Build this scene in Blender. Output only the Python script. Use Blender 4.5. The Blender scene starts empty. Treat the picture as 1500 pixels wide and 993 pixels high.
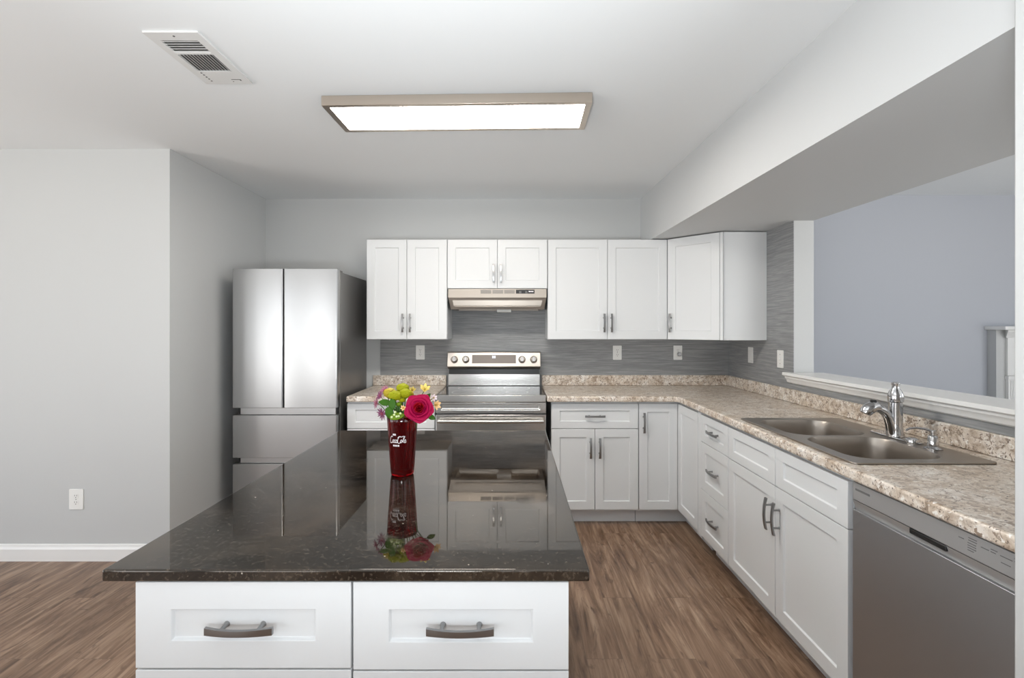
import bpy, bmesh, math, random
from mathutils import Vector, Matrix, noise
PI = math.pi
random.seed(7)
C = bpy.context.scene.collection
SC = bpy.context.scene

# ------------------------------------------------------------------ camera, world, lights, exposure
cam_d = bpy.data.cameras.new('camera'); cam = bpy.data.objects.new('camera', cam_d); C.objects.link(cam)
cam.location = (0, 0, 1.375); cam.rotation_euler = (PI/2, 0, 0)
cam_d.sensor_width = 36; cam_d.lens = 36*700/1500
cam_d.shift_x = -2/1500; cam_d.shift_y = -15.5/1500
cam_d.clip_start = .02
SC.camera = cam

SC.view_settings.view_transform = 'Standard'; SC.view_settings.look = 'None'
SC.view_settings.gamma = 1; SC.view_settings.use_curve_mapping = False
SC.view_settings.exposure = 0.54
SC.cycles.use_denoising = True
SC.cycles.max_bounces = 12; SC.cycles.diffuse_bounces = 6; SC.cycles.glossy_bounces = 5; SC.cycles.transmission_bounces = 8
SC.cycles.sample_clamp_indirect = 6
SC.cycles.caustics_reflective = False; SC.cycles.caustics_refractive = False

W = bpy.data.worlds.new('daylight'); SC.world = W; W.use_nodes = True
bg = W.node_tree.nodes['Background']
SKY = 3.9
# bright overcast sky above, brighter glow added below the horizon to lift the ceilings
wt = W.node_tree; g_ = wt.nodes.new('ShaderNodeTexCoord'); x_ = wt.nodes.new('ShaderNodeSeparateXYZ'); r_ = wt.nodes.new('ShaderNodeValToRGB')
m_ = wt.nodes.new('ShaderNodeMath'); m_.operation = 'MULTIPLY_ADD'; m_.inputs[1].default_value = .5; m_.inputs[2].default_value = .5
wt.links.new(g_.outputs['Generated'], x_.inputs[0]); wt.links.new(x_.outputs['Z'], m_.inputs[0]); wt.links.new(m_.outputs[0], r_.inputs[0])
r_.color_ramp.elements[0].position = .46; r_.color_ramp.elements[0].color = (1, .98, .95, 1)
r_.color_ramp.elements[1].position = .52; r_.color_ramp.elements[1].color = (.60, .63, .67, 1)
wt.links.new(r_.outputs[0], bg.inputs[0]); bg.inputs[1].default_value = SKY
LAMP = 24.0        # panel emission of the ceiling light in the photo
LAMP2 = 2.5        # same kind of panel in the room behind the camera

# unseen fill lights added behind the camera, aimed up to brighten the ceiling
fl = bpy.data.lights.new('ceiling_fill', 'AREA'); fl.shape = 'DISK'; fl.size = .5; fl.energy = 30; fl.color = (.90, .96, 1)
flo = bpy.data.objects.new('ceiling_fill', fl); C.objects.link(flo); flo.location = (-.2, -.15, 1.05); flo.rotation_euler = (PI-.35, 0, 0)

f2 = bpy.data.lights.new('ceiling_fill_spot', 'SPOT'); f2.spot_size = math.radians(66); f2.spot_blend = 1; f2.shadow_soft_size = .12; f2.energy = 75; f2.color = (.92, .97, 1)  # second added fill, a narrower cone for the farther ceiling
f2o = bpy.data.objects.new('ceiling_fill_spot', f2); C.objects.link(f2o); f2o.location = (-.3, -.25, 1.25); f2o.rotation_euler = (PI-.82, 0, 0)

def portal(name, loc, rot, sx, sy):
    d = bpy.data.lights.new(name, 'AREA'); d.shape = 'RECTANGLE'; d.size = sx; d.size_y = sy
    d.cycles.is_portal = True
    o = bpy.data.objects.new(name, d); C.objects.link(o); o.location = loc; o.rotation_euler = rot
# window openings: (x0,x1,z0,z1) in the rear wall, one in the left wall
REAR_Y, LEFT_X, LIV_X = -3.2, -4.6, 6.4
REAR_OPEN = [(-4.35, -2.1, .2, 2.1), (.6, 1.2, .95, 2.1), (2.2, 6.0, .1, 2.35)]
LEFT_OPEN = [(-2.75, -1.75, .3, 2.05), (-1.0, 1.5, .06, 2.08)]  # second opening added to light the right-hand cabinet fronts
LIV_OPEN = [(-.5, 1.9, .2, 2.35)]  # unseen side opening added to brighten the living room and soffit
for a, b, c, d in REAR_OPEN:
    portal('window_portal', ((a+b)/2, REAR_Y-.06, (c+d)/2), (PI/2, 0, 0), b-a, d-c)     # -Z of lamp -> +Y
for a, b, c, d in LEFT_OPEN:
    portal('window_portal', (LEFT_X-.06, (a+b)/2, (c+d)/2), (0, -PI/2, 0), d-c, b-a)

for a, b, c, d in LIV_OPEN:
    portal('window_portal', (LIV_X+.06, (a+b)/2, (c+d)/2), (0, PI/2, 0), d-c, b-a)

# ------------------------------------------------------------------ materials
def srgb(r, g, b):
    f = lambda c: (c/255)/12.92 if c/255 <= .04045 else ((c/255+.055)/1.055)**2.4
    return (f(r), f(g), f(b), 1)

def mat(name, col=(.8, .8, .8, 1), rough=.5, metal=0, **kw):
    m = bpy.data.materials.new(name); m.use_nodes = True
    p = m.node_tree.nodes['Principled BSDF']
    p.inputs['Base Color'].default_value = col if len(col) == 4 else (*col, 1)
    p.inputs['Roughness'].default_value = rough; p.inputs['Metallic'].default_value = metal
    for k, v in kw.items():
        p.inputs[k.replace('_', ' ')].default_value = v
    m['p'] = 1
    return m

class NT:
    def __init__(s, m):
        s.t = m.node_tree; s.p = s.t.nodes['Principled BSDF']; s.n = s.t.nodes
    def node(s, typ, **kw):
        n = s.n.new(typ)
        for k, v in kw.items(): setattr(n, k, v)
        return n
    def link(s, a, b): s.t.links.new(a, b)
    def coord(s, scale=(1, 1, 1), rot=(0, 0, 0), kind='Object'):
        tc = s.node('ShaderNodeTexCoord'); mp = s.node('ShaderNodeMapping')
        mp.inputs['Scale'].default_value = scale; mp.inputs['Rotation'].default_value = rot
        s.link(tc.outputs[kind], mp.inputs['Vector']); return mp.outputs['Vector']
    def pos(s, scale=(1, 1, 1)):
        g = s.node('ShaderNodeNewGeometry'); mp = s.node('ShaderNodeMapping')
        mp.inputs['Scale'].default_value = scale
        s.link(g.outputs['Position'], mp.inputs['Vector']); return mp.outputs['Vector']
    def noise(s, vec, scale, detail=4, rough=.55, dist=0):
        n = s.node('ShaderNodeTexNoise'); n.inputs['Scale'].default_value = scale
        n.inputs['Detail'].default_value = detail; n.inputs['Roughness'].default_value = rough
        n.inputs['Distortion'].default_value = dist
        s.link(vec, n.inputs['Vector']); return n.outputs['Fac']
    def ramp(s, fac, stops, interp='LINEAR'):
        r = s.node('ShaderNodeValToRGB'); r.color_ramp.interpolation = interp
        e = r.color_ramp.elements
        while len(e) < len(stops): e.new(.5)
        for el, (p, c) in zip(e, stops):
            el.position = p; el.color = c if len(c) == 4 else (*c, 1)
        s.link(fac, r.inputs['Fac']); return r.outputs['Color']
    def mix(s, fac, a, b, typ='MIX'):
        m = s.node('ShaderNodeMix', data_type='RGBA', blend_type=typ)
        if isinstance(fac, (int, float)): m.inputs[0].default_value = fac
        else: s.link(fac, m.inputs[0])
        for v, i in ((a, 6), (b, 7)):
            if isinstance(v, tuple): m.inputs[i].default_value = v if len(v) == 4 else (*v, 1)
            else: s.link(v, m.inputs[i])
        return m.outputs[2]
    def bump(s, fac, strength=.1, dist=.001):
        b = s.node('ShaderNodeBump'); b.inputs['Strength'].default_value = strength
        b.inputs['Distance'].default_value = dist
        s.link(fac, b.inputs['Height']); s.link(b.outputs['Normal'], s.p.inputs['Normal'])
    def base(s, c): s.link(c, s.p.inputs['Base Color'])

def paint(name, col, rough=.6, b=.05, sc=350):
    m = mat(name, col, rough); n = NT(m); n.bump(n.noise(n.pos(), sc, 2), b, .0006); return m

M = {}
M['wall'] = paint('wall_paint', (.54, .55, .55), .6)
M['living_wall'] = paint('living_wall_paint', (.455, .475, .52), .65)
M['ceiling'] = paint('ceiling_paint', (.82, .84, .85), .8, .12, 220)
M['soffit'] = paint('soffit_paint', (.57, .58, .585), .6)
M['bounce_floor'] = paint('pale_bounce_floor', (.55, .52, .48), .95, .3, 300)  # unseen living-room floor, made pale to bounce light upward
M['trim'] = paint('trim_paint', (.80, .80, .79), .35, .02)
M['cab'] = paint('cabinet_paint', (.685, .70, .71), .35, .02)
M['cab_in'] = mat('cabinet_carcass', (.62, .62, .61), .5)
M['plastic'] = mat('white_plastic', (.82, .82, .80), .3)
M['slot'] = mat('outlet_slot', (.22, .21, .20), .5)
M['black'] = mat('black_plastic', (.012, .012, .012), .35)
M['glass_black'] = mat('black_ceramic_glass', (.01, .01, .011), .06, 0, IOR=1.8)
M['chrome'] = mat('chrome', (.60, .60, .61), .08, 1)
M['pull'] = mat('pewter_pull', (.31, .31, .31), .30, 1)
M['nickel'] = mat('brushed_nickel', (.58, .51, .44), .35, 1)
M['hoodsteel'] = mat('hood_steel', (.40, .355, .31), .36, 1)
M['vent'] = mat('vent_enamel', (.72, .72, .71), .5)
M['duct'] = mat('duct_dark', (.10, .10, .095), .8)
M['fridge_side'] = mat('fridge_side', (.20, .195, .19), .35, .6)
M['gasket'] = mat('gasket', (.03, .03, .03), .7)
M['dishpanel'] = mat('dishwasher_panel', (.42, .42, .42), .35, .5)
M['print'] = mat('grey_print', (.12, .12, .12), .6)
M['white_print'] = mat('white_print', (.85, .80, .82), .4)
M['stove_white'] = mat('white_ring', (.5, .5, .5), .4)
M['digit'] = mat('clock_digit', (.1, .1, .1), .4, 0, Emission_Color=(.75, .85, 1, 1), Emission_Strength=1.2)
M['panel'] = mat('led_panel', (.9, .9, .9), .5, 0, Emission_Color=(1, .94, .86, 1), Emission_Strength=LAMP)
M['panel2'] = mat('led_panel_second', (.9, .9, .9), .5, 0, Emission_Color=(1, .94, .87, 1), Emission_Strength=LAMP2)
M['hood_lens'] = mat('hood_lens', (.75, .75, .72), .4)
M['firebox'] = mat('firebox', (.02, .02, .02), .8)

def steel(name, col, rough, axis, aniso=.6):
    m = mat(name, col, rough, 1); n = NT(m)
    n.p.inputs['Anisotropic'].default_value = aniso
    sc = {'x': (6, 400, 400), 'z': (400, 400, 4)}[axis]
    v = n.pos(sc)
    f = n.noise(v, 1.0, 3)
    n.bump(f, .06, .0004)
    tg = n.node('ShaderNodeTangent', direction_type='RADIAL', axis='Z')
    n.link(tg.outputs[0], n.p.inputs['Tangent'])
    return m
M['steel'] = steel('stainless_steel', (.43, .433, .435), .29, 'x', .3)
M['steel_dw'] = steel('stainless_dishwasher', (.48, .49, .505), .45, 'z', .4)
M['steel_rng'] = steel('stainless_range', (.58, .57, .55), .25, 'x', .2)
M['sink'] = steel('sink_steel', (.36, .325, .29), .34, 'x', .0)
M['knob'] = mat('range_knob', (.40, .37, .34), .25, 1)
M['guard'] = mat('range_panel', (.62, .56, .50), .30, 1)
M['display'] = mat('display_glass', (.20, .17, .15), .22, .5)

def granite_laminate():
    m = mat('granite_laminate', rough=.28); n = NT(m)
    v = n.pos()
    a = n.noise(v, 26, 6, .62, .6)
    c = n.ramp(a, [(.30, (.34, .265, .21)), (.42, (.56, .485, .41)), (.52, (.70, .64, .575)), (.64, (.79, .755, .71)), (.8, (.85, .83, .80))])
    b = n.noise(v, 75, 5, .65, .8)
    k = n.ramp(b, [(.50, (0, 0, 0)), (.60, (1, 1, 1))])
    d = n.noise(v, 8, 2)
    tint = n.ramp(d, [(.35, (.86, .80, .73)), (.65, (1, 1, 1))])
    c = n.mix(1.0, c, tint, 'MULTIPLY')
    e = n.noise(v, 120, 3, .6, .3)
    k2 = n.ramp(e, [(.60, (0, 0, 0)), (.66, (1, 1, 1))])
    f = n.noise(v, 48, 3, .55, 1.2)
    k3 = n.ramp(f, [(.57, (0, 0, 0)), (.63, (1, 1, 1))])
    c = n.mix(k3, c, (.27, .205, .155))
    c = n.mix(k2, c, (.085, .06, .05))
    g = n.noise(v, 64, 2, .5, .5)
    k4 = n.ramp(g, [(.62, (0, 0, 0)), (.68, (1, 1, 1))])
    c = n.mix(k4, c, (.82, .79, .74))
    n.base(c)
    return m
M['lam'] = granite_laminate()

def black_granite():
    m = mat('dark_granite', rough=.05, IOR=1.68); n = NT(m); v = n.pos()
    a = n.noise(v, 5, 5, .6, .5)
    c = n.ramp(a, [(.35, (.004, .003, .0025)), (.52, (.013, .0095, .007)), (.72, (.042, .031, .022))])
    s1 = n.ramp(n.noise(v, 130, 3, .65), [(.54, (0, 0, 0)), (.70, (1, 1, 1))])
    c = n.mix(s1, c, (.070, .054, .040))
    n.p.inputs['Specular Tint'].default_value = (1, .93, .85, 1)
    vo = n.node('ShaderNodeTexVoronoi'); vo.inputs['Scale'].default_value = 30; n.link(v, vo.inputs['Vector'])
    sp = n.ramp(vo.outputs['Distance'], [(.03, (1, 1, 1)), (.075, (0, 0, 0))])
    gate = n.ramp(n.noise(v, 23, 2), [(.56, (0, 0, 0)), (.60, (1, 1, 1))])
    f = n.mix(1.0, sp, gate, 'MULTIPLY')
    c = n.mix(f, c, (.45, .40, .34))
    n.base(c)
    du = n.ramp(n.noise(n.pos((1, 1.6, 1)), 3.1, 6, .7, 1.2), [(.58, (0, 0, 0)), (.76, (.30,)*3)])
    # dust only settles on the face that points up
    gn = n.node('ShaderNodeNewGeometry'); sz = n.node('ShaderNodeSeparateXYZ'); n.link(gn.outputs['Normal'], sz.inputs[0])
    mz = n.node('ShaderNodeMath', operation='GREATER_THAN'); mz.inputs[1].default_value = .9; n.link(sz.outputs['Z'], mz.inputs[0])
    du = n.mix(1.0, du, mz.outputs[0], 'MULTIPLY')
    c = n.mix(du, c, (.20, .17, .145)); n.base(c)
    # faint smears of wiping on the polish
    r = n.noise(n.pos((1.5, 4, 1)), 4, 5, .65, 1.5)
    rr = n.ramp(r, [(.48, (.02,)*3), (.78, (.13,)*3)])
    n.link(rr, n.p.inputs['Roughness'])
    return m
M['granite'] = black_granite()

def wood_floor():
    m = mat('vinyl_plank', rough=.38); n = NT(m)
    # planks run along Y: swap so brick rows run along world X
    g = n.node('ShaderNodeNewGeometry'); sp = n.node('ShaderNodeSeparateXYZ'); n.link(g.outputs['Position'], sp.inputs[0])
    cb = n.node('ShaderNodeCombineXYZ'); n.link(sp.outputs['Y'], cb.inputs['X']); n.link(sp.outputs['X'], cb.inputs['Y'])
    br = n.node('ShaderNodeTexBrick'); n.link(cb.outputs[0], br.inputs['Vector'])
    br.inputs['Scale'].default_value = 1; br.inputs['Brick Width'].default_value = 1.22; br.inputs['Row Height'].default_value = .152
    br.inputs['Mortar Size'].default_value = .0011; br.inputs['Mortar Smooth'].default_value = .3
    br.inputs['Color1'].default_value = (0, 0, 0, 1); br.inputs['Color2'].default_value = (1, 1, 1, 1); br.offset = .37
    # shift grain from plank to plank
    off = n.node('ShaderNodeVectorMath', operation='SCALE'); off.inputs['Scale'].default_value = 9.0
    n.link(br.outputs['Color'], off.inputs[0])
    ad = n.node('ShaderNodeVectorMath', operation='ADD'); n.link(g.outputs['Position'], ad.inputs[0]); n.link(off.outputs[0], ad.inputs[1])
    def mp(s):
        q = n.node('ShaderNodeMapping'); q.inputs['Scale'].default_value = s; n.link(ad.outputs[0], q.inputs['Vector']); return q.outputs[0]
    a = n.noise(mp((6.5, .85, 1)), 1.6, 7, .64, 2.0)
    c = n.ramp(a, [(.28, (.080, .043, .025)), (.42, (.20, .122, .076)), (.55, (.31, .205, .136)), (.70, (.41, .292, .205))])
    b = n.noise(mp((60, 2.2, 1)), 1.0, 4, .6, .4)
    c = n.mix(n.ramp(b, [(.42, (.75,)*3), (.62, (0, 0, 0))]), c, n.mix(1.0, c, (.62, .56, .52), 'MULTIPLY'))
    kn = n.noise(mp((5, 1.6, 1)), 2.3, 3, .5, 2.5)
    c = n.mix(n.ramp(kn, [(.62, (0, 0, 0)), (.74, (.85,)*3)]), c, (.085, .045, .028))
    tone = n.ramp(br.outputs['Color'], [(0, (.88, .87, .86)), (1, (1.05, 1.05, 1.06))])
    c = n.mix(1.0, c, tone, 'MULTIPLY')
    c = n.mix(br.outputs['Fac'], c, (.13, .085, .06))
    n.base(c)
    n.bump(b, .05, .0008)
    return m
M['floor'] = wood_floor()

def stria(name, sc):
    m = mat(name, rough=.45); n = NT(m)
    a = n.noise(n.pos(sc), 1, 5, .65, .4)
    c = n.ramp(a, [(.30, (.19, .195, .20)), (.5, (.265, .27, .275)), (.72, (.37, .37, .37))])
    n.base(c); n.bump(a, .12, .001); return m
M['stria_x'] = stria('grey_stria_covering', (5, 5, 110))

def logo_cup():
    m = mat('red_tumbler', (.42, .002, .006, 1), .06, 0, IOR=1.45)
    m.node_tree.nodes['Principled BSDF'].inputs['Transmission Weight'].default_value = .93
    return m
M['cup'] = logo_cup()
M['stem'] = mat('stem_green', (.10, .22, .05), .5)
M['leaf'] = mat('leaf_green', (.032, .105, .004), .5, 0, Specular_IOR_Level=.2)
M['lime'] = mat('lime_green', (.13, .21, .008), .5, 0, Specular_IOR_Level=.2)
M['rose'] = mat('rose_petal', (.34, .002, .050), .6, 0, Specular_IOR_Level=.15)
M['rose_in'] = mat('rose_heart', (.33, .002, .010), .6, 0, Specular_IOR_Level=.15)
M['mum'] = mat('mum_yellow_green', (.27, .28, .004), .7, 0, Specular_IOR_Level=.2)
M['mum2'] = mat('mum_yellow', (.40, .30, .006), .6)
M['aster'] = mat('aster_petal', (.20, .05, .12), .55)
M['aster2'] = mat('aster_petal_pale', (.34, .12, .18), .55)
M['aster_eye'] = mat('aster_eye', (.22, .03, .06), .6)
M['yel'] = mat('lily_petal', (.74, .58, .16), .5)
M['peach'] = mat('peach_petal', (.84, .55, .26), .5)
M['pinkw'] = mat('pale_petal', (.80, .68, .72), .5)
M['berry'] = mat('pale_bead', (.62, .72, .36), .4)

# ------------------------------------------------------------------ mesh helpers
class MB:
    """collects shapes into one bmesh"""
    def __init__(s): s.bm = bmesh.new()
    def box(s, x0, x1, y0, y1, z0, z1, mi=0, m=None):
        vs = [s.bm.verts.new((x, y, z)) for x in (x0, x1) for y in (y0, y1) for z in (z0, z1)]
        for f in ((0, 1, 3, 2), (4, 6, 7, 5), (0, 4, 5, 1), (2, 3, 7, 6), (0, 2, 6, 4), (1, 5, 7, 3)):
            fc = s.bm.faces.new([vs[i] for i in f]); fc.material_index = mi
        if m is not None: bmesh.ops.transform(s.bm, matrix=m, verts=vs)
        return s
    def prism(s, pts, z0, z1, m=None, mi=0):
        """polygon in XY extruded along z"""
        a = [s.bm.verts.new((x, y, z0)) for x, y in pts]; b = [s.bm.verts.new((x, y, z1)) for x, y in pts]
        n = len(pts)
        fs = [s.bm.faces.new(a[::-1]), s.bm.faces.new(b)]
        for i in range(n): fs.append(s.bm.faces.new((a[i], a[(i+1) % n], b[(i+1) % n], b[i])))
        for f in fs: f.material_index = mi
        if m is not None: bmesh.ops.transform(s.bm, matrix=m, verts=a+b)
        return s
    def lathe(s, prof, seg=32, cx=0, cy=0, cap=True, m=None):
        rings = []; allv = []
        for r, z in prof:
            if r < 1e-6: v = [s.bm.verts.new((cx, cy, z))]
            else: v = [s.bm.verts.new((cx+r*math.cos(2*PI*i/seg), cy+r*math.sin(2*PI*i/seg), z)) for i in range(seg)]
            rings.append(v); allv += v
        for a, b in zip(rings, rings[1:]):
            for i in range(seg):
                j = (i+1) % seg
                if len(a) == 1 and len(b) == 1: continue
                if len(a) == 1: s.bm.faces.new((a[0], b[j], b[i]))
                elif len(b) == 1: s.bm.faces.new((a[i], a[j], b[0]))
                else: s.bm.faces.new((a[i], a[j], b[j], b[i]))
        if cap:
            for v, rev in ((rings[0], True), (rings[-1], False)):
                if len(v) > 1: s.bm.faces.new(v[::-1] if rev else v)
        if m is not None: bmesh.ops.transform(s.bm, matrix=m, verts=allv)
        return s
    def tube(s, pts, rads, seg=10, cap=True, flat=None):
        """sweep along points; flat=(ry,rz) scale of section"""
        pts = [Vector(p) for p in pts]
        if isinstance(rads, (int, float)): rads = [rads]*len(pts)
        rings = []; up = None
        for i, p in enumerate(pts):
            t = (pts[min(i+1, len(pts)-1)]-pts[max(i-1, 0)]).normalized()
            if up is None:
                up = Vector((0, 0, 1)) if abs(t.z) < .9 else Vector((1, 0, 0))
            u = (up - t*up.dot(t)).normalized(); w = t.cross(u); up = u
            rings.append([s.bm.verts.new(p + u*math.cos(2*PI*k/seg)*rads[i] + w*math.sin(2*PI*k/seg)*rads[i]) for k in range(seg)])
        for a, b in zip(rings, rings[1:]):
            for k in range(seg):
                s.bm.faces.new((a[k], a[(k+1) % seg], b[(k+1) % seg], b[k]))
        if cap: s.bm.faces.new(rings[0][::-1]); s.bm.faces.new(rings[-1])
        return s
    def loft(s, loops, close_first=False, close_last=False):
        L = [[s.bm.verts.new(p) for p in lp] for lp in loops]
        n = len(L[0])
        for a, b in zip(L, L[1:]):
            for k in range(n): s.bm.faces.new((a[k], a[(k+1) % n], b[(k+1) % n], b[k]))
        if close_first: s.bm.faces.new(L[0][::-1])
        if close_last: s.bm.faces.new(L[-1])
        return s
    def plate(s, outer, holes, z0, z1):
        """flat plate with holes, polygon lists of (x, y)"""
        edges = []; loops = []
        for lp in [outer]+holes:
            vs = [s.bm.verts.new((x, y, z1)) for x, y in lp]; loops.append(vs)
            edges += [s.bm.edges.new((vs[i], vs[(i+1) % len(vs)])) for i in range(len(vs))]
        r = bmesh.ops.triangle_fill(s.bm, edges=edges, use_beauty=True, use_dissolve=False)
        faces = [f for f in r['geom'] if isinstance(f, bmesh.types.BMFace)]
        for f in faces:
            if f.normal.z < 0: f.normal_flip()
        low = {}
        for vs in loops:
            for v in vs: low[v] = s.bm.verts.new((v.co.x, v.co.y, z0))
        for f in faces: s.bm.faces.new([low[v] for v in reversed(f.verts)])
        for vs in loops:
            n = len(vs)
            for i in range(n): s.bm.faces.new((vs[i], vs[(i+1) % n], low[vs[(i+1) % n]], low[vs[i]]))
        return s
    def build(s, name, mats, parent=None, loc=(0, 0, 0), rot=(0, 0, 0), bevel=0, seg=2, smooth=None, ang=40, weld=False):
        if weld: bmesh.ops.remove_doubles(s.bm, verts=s.bm.verts, dist=1e-5)
        bmesh.ops.recalc_face_normals(s.bm, faces=s.bm.faces)
        me = bpy.data.meshes.new(name); s.bm.to_mesh(me); s.bm.free()
        if not isinstance(mats, (list, tuple)): mats = [mats]
        for m in mats: me.materials.append(m)
        o = bpy.data.objects.new(name, me); C.objects.link(o)
        o.location = loc; o.rotation_euler = rot
        if parent: o.parent = parent
        if smooth is None: smooth = bevel > 0
        if smooth:
            for p in me.polygons: p.use_smooth = True
            me.set_sharp_from_angle(angle=math.radians(ang))
        if bevel:
            md = o.modifiers.new('bevel', 'BEVEL'); md.width = bevel; md.segments = seg
            md.limit_method = 'ANGLE'; md.angle_limit = math.radians(35); md.harden_normals = False
        return o

def tag(o, label, cat, group=None):
    o['label'] = label; o['category'] = cat
    if group: o['group'] = group
    return o
def thing(name, label, cat, loc=(0, 0, 0), rotz=0, group=None):
    o = bpy.data.objects.new(name, None); C.objects.link(o); o.empty_display_size = .05
    o.location = loc; o.rotation_euler = (0, 0, rotz)
    return tag(o, label, cat, group)
def struct(o): o['kind'] = 'structure'; return o
def wbox(name, m, *b, bevel=0): return struct(MB().box(*b).build(name, m, bevel=bevel))

def rrect(x0, x1, y0, y1, r, n=6):
    pts = []
    for cx, cy, a0 in ((x1-r, y1-r, 0), (x0+r, y1-r, 90), (x0+r, y0+r, 180), (x1-r, y0+r, 270)):
        for k in range(n+1):
            a = math.radians(a0+90*k/n); pts.append((cx+r*math.cos(a), cy+r*math.sin(a)))
    return pts

# ------------------------------------------------------------------ room shell
CEIL = 2.44; BACK = 3.93; AX = -2.038; DY = 2.834; RX = 1.771; RX2 = 1.896; LIVB = 4.6; LIVC = 2.66
wbox('floor', M['floor'], LEFT_X-.15, 1.9, REAR_Y-.15, LIVB+.15, -.06, 0)
wbox('floor_living', M['bounce_floor'], 1.9, LIV_X+.15, REAR_Y-.15, LIVB+.15, -.06, 0)
wbox('wall_back', M['wall'], AX-.12, RX2, BACK, BACK+.12, 0, CEIL)
wbox('wall_alcove', M['wall'], AX-.12, AX, DY+.12, BACK, 0, CEIL)
wbox('wall_left', M['wall'], LEFT_X-.12, AX, DY, DY+.12, 0, CEIL)
# right wall: full height by the corner, low under the pass-through
mb = MB(); mb.prism([(BACK, 0), (BACK, 2.055), (3.016, 2.055), (3.016, 1.03), (1.0, 1.03), (1.0, 0)], RX, RX2,
                    m=Matrix(((0, 0, 1, 0), (1, 0, 0, 0), (0, 1, 0, 0), (0, 0, 0, 1))))
struct(mb.build('wall_right', M['wall']))
struct(MB().box(1.047, 2.02, .84, 1.0, 0, CEIL).build('wall_front', M['wall'], bevel=.004))
# soffit over the pass-through
sx = lambda y: 1.045+(BACK-y)*.030
bx_ = lambda y: 1.893+(3.0-y)*.06
mb = MB().prism([(sx(BACK), BACK), (sx(1.0), 1.0), (bx_(1.0), 1.0), (bx_(3.0), 3.0), (RX2, BACK)], 2.055, LIVC+.1)
struct(mb.build('ceiling_soffit', M['soffit']))
# ceilings
wbox('ceiling', M['ceiling'], LEFT_X-.12, 1.3, .84, BACK+.12, CEIL, CEIL+.1)
wbox('ceiling_front', M['ceiling'], LEFT_X-.12, 1.9, REAR_Y-.12, .84, CEIL, CEIL+.1)
wbox('ceiling_living', M['ceiling'], 1.9, LIV_X+.12, REAR_Y-.12, LIVB+.12, LIVC, LIVC+.1)
wbox('wall_living', M['living_wall'], RX2, LIV_X, LIVB, LIVB+.12, 0, LIVC)
wbox('wall_partition', M['living_wall'], RX2-.05, RX2+.002, BACK+.12, LIVB+.12, 0, LIVC)
# walls with window openings behind the camera
def holed(name, u0, u1, z1, holes, th, m, plane):
    mb = MB(); us = sorted({u0, u1, *[h[0] for h in holes], *[h[1] for h in holes]})
    for a, b in zip(us, us[1:]):
        hs = [h for h in holes if h[0] <= a and h[1] >= b]
        spans = [(0, z1)] if not hs else [(0, hs[0][2]), (hs[0][3], z1)]
        for c, d in spans:
            if plane == 'y': mb.box(a, b, REAR_Y-th, REAR_Y, c, d)
            elif plane == 'x': mb.box(LEFT_X-th, LEFT_X, a, b, c, d)
            else: mb.box(LIV_X, LIV_X+th, a, b, c, d)
    return struct(mb.build(name, m))
holed('wall_rear', LEFT_X, LIV_X, LIVC, REAR_OPEN, .12, M['wall'], 'y')
holed('wall_far_left', REAR_Y-.12, DY+.12, CEIL, LEFT_OPEN, .12, M['wall'], 'x')
holed('wall_living_right', REAR_Y-.12, LIVB+.12, LIVC, LIV_OPEN, .12, M['living_wall'], 'X')
for i, (a, b, c, d) in enumerate(REAR_OPEN):
    mb = MB(); t = .05
    mb.box(a, a+t, REAR_Y-.09, REAR_Y+.02, c, d).box(b-t, b, REAR_Y-.09, REAR_Y+.02, c, d)
    mb.box(a+t, b-t, REAR_Y-.09, REAR_Y+.02, c, c+t).box(a+t, b-t, REAR_Y-.09, REAR_Y+.02, d-t, d)
    mb.box((a+b)/2-.03, (a+b)/2+.03, REAR_Y-.07, REAR_Y-.02, c+t, d-t)
    struct(mb.build('window_%d' % (i+1), M['trim']))

# baseboards
def baseboard(name, pts, m=M['trim']):
    """profile swept along a straight run from p to q, room side on the left of p->q"""
    (x0, y0), (x1, y1) = pts
    d = Vector((x1-x0, y1-y0, 0)).normalized(); nrm = Vector((-d.y, d.x, 0))
    prof = [(0, 0), (.014, 0), (.014, .070), (.009, .082), (.007, .094), (0, .098)]
    mb = MB(); L = []
    for P in ((x0, y0), (x1, y1)):
        L.append([Vector((P[0], P[1], 0)) + nrm*a + Vector((0, 0, b)) for a, b in prof])
    mb.loft(L, True, True)
    return struct(mb.build(name, m))
baseboard('baseboard_left', [(AX+.014, DY), (LEFT_X, DY)])
baseboard('baseboard_alcove', [(AX, BACK), (AX, DY)])
baseboard('baseboard_living', [(LIV_X, LIVB), (RX2, LIVB)])

# grey stria covering behind the counters
def clad(name, *b): return struct(MB().box(*b).build(name, M['stria_x']))
clad('trim_backsplash_back', -1.093, RX-.004, BACK-.004, BACK, .90, 1.69)
clad('trim_backsplash_right', RX-.004, RX, 3.016, BACK-.004, .90, 2.055)
clad('trim_backsplash_low', RX-.004, RX, 1.0, 3.016, .90, 1.03)

# sill of the pass-through
prof = [(RX2+.06, 1.066), (RX2+.06, 1.096), (RX-.050, 1.096), (RX-.052, 1.078), (RX-.034, 1.070), (RX-.034, 1.060),
        (RX-.024, 1.050), (RX-.020, 1.034), (RX-.010, 1.026), (RX-.004, 1.0255), (RX-.004, 1.0301), (RX2, 1.0301), (RX2, 1.066)]
mb = MB(); mb.loft([[(x, y, z) for x, z in prof] for y in (1.0, 3.014)], True, True)
struct(mb.build('trim_sill', M['trim'], bevel=.0015))
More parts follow.
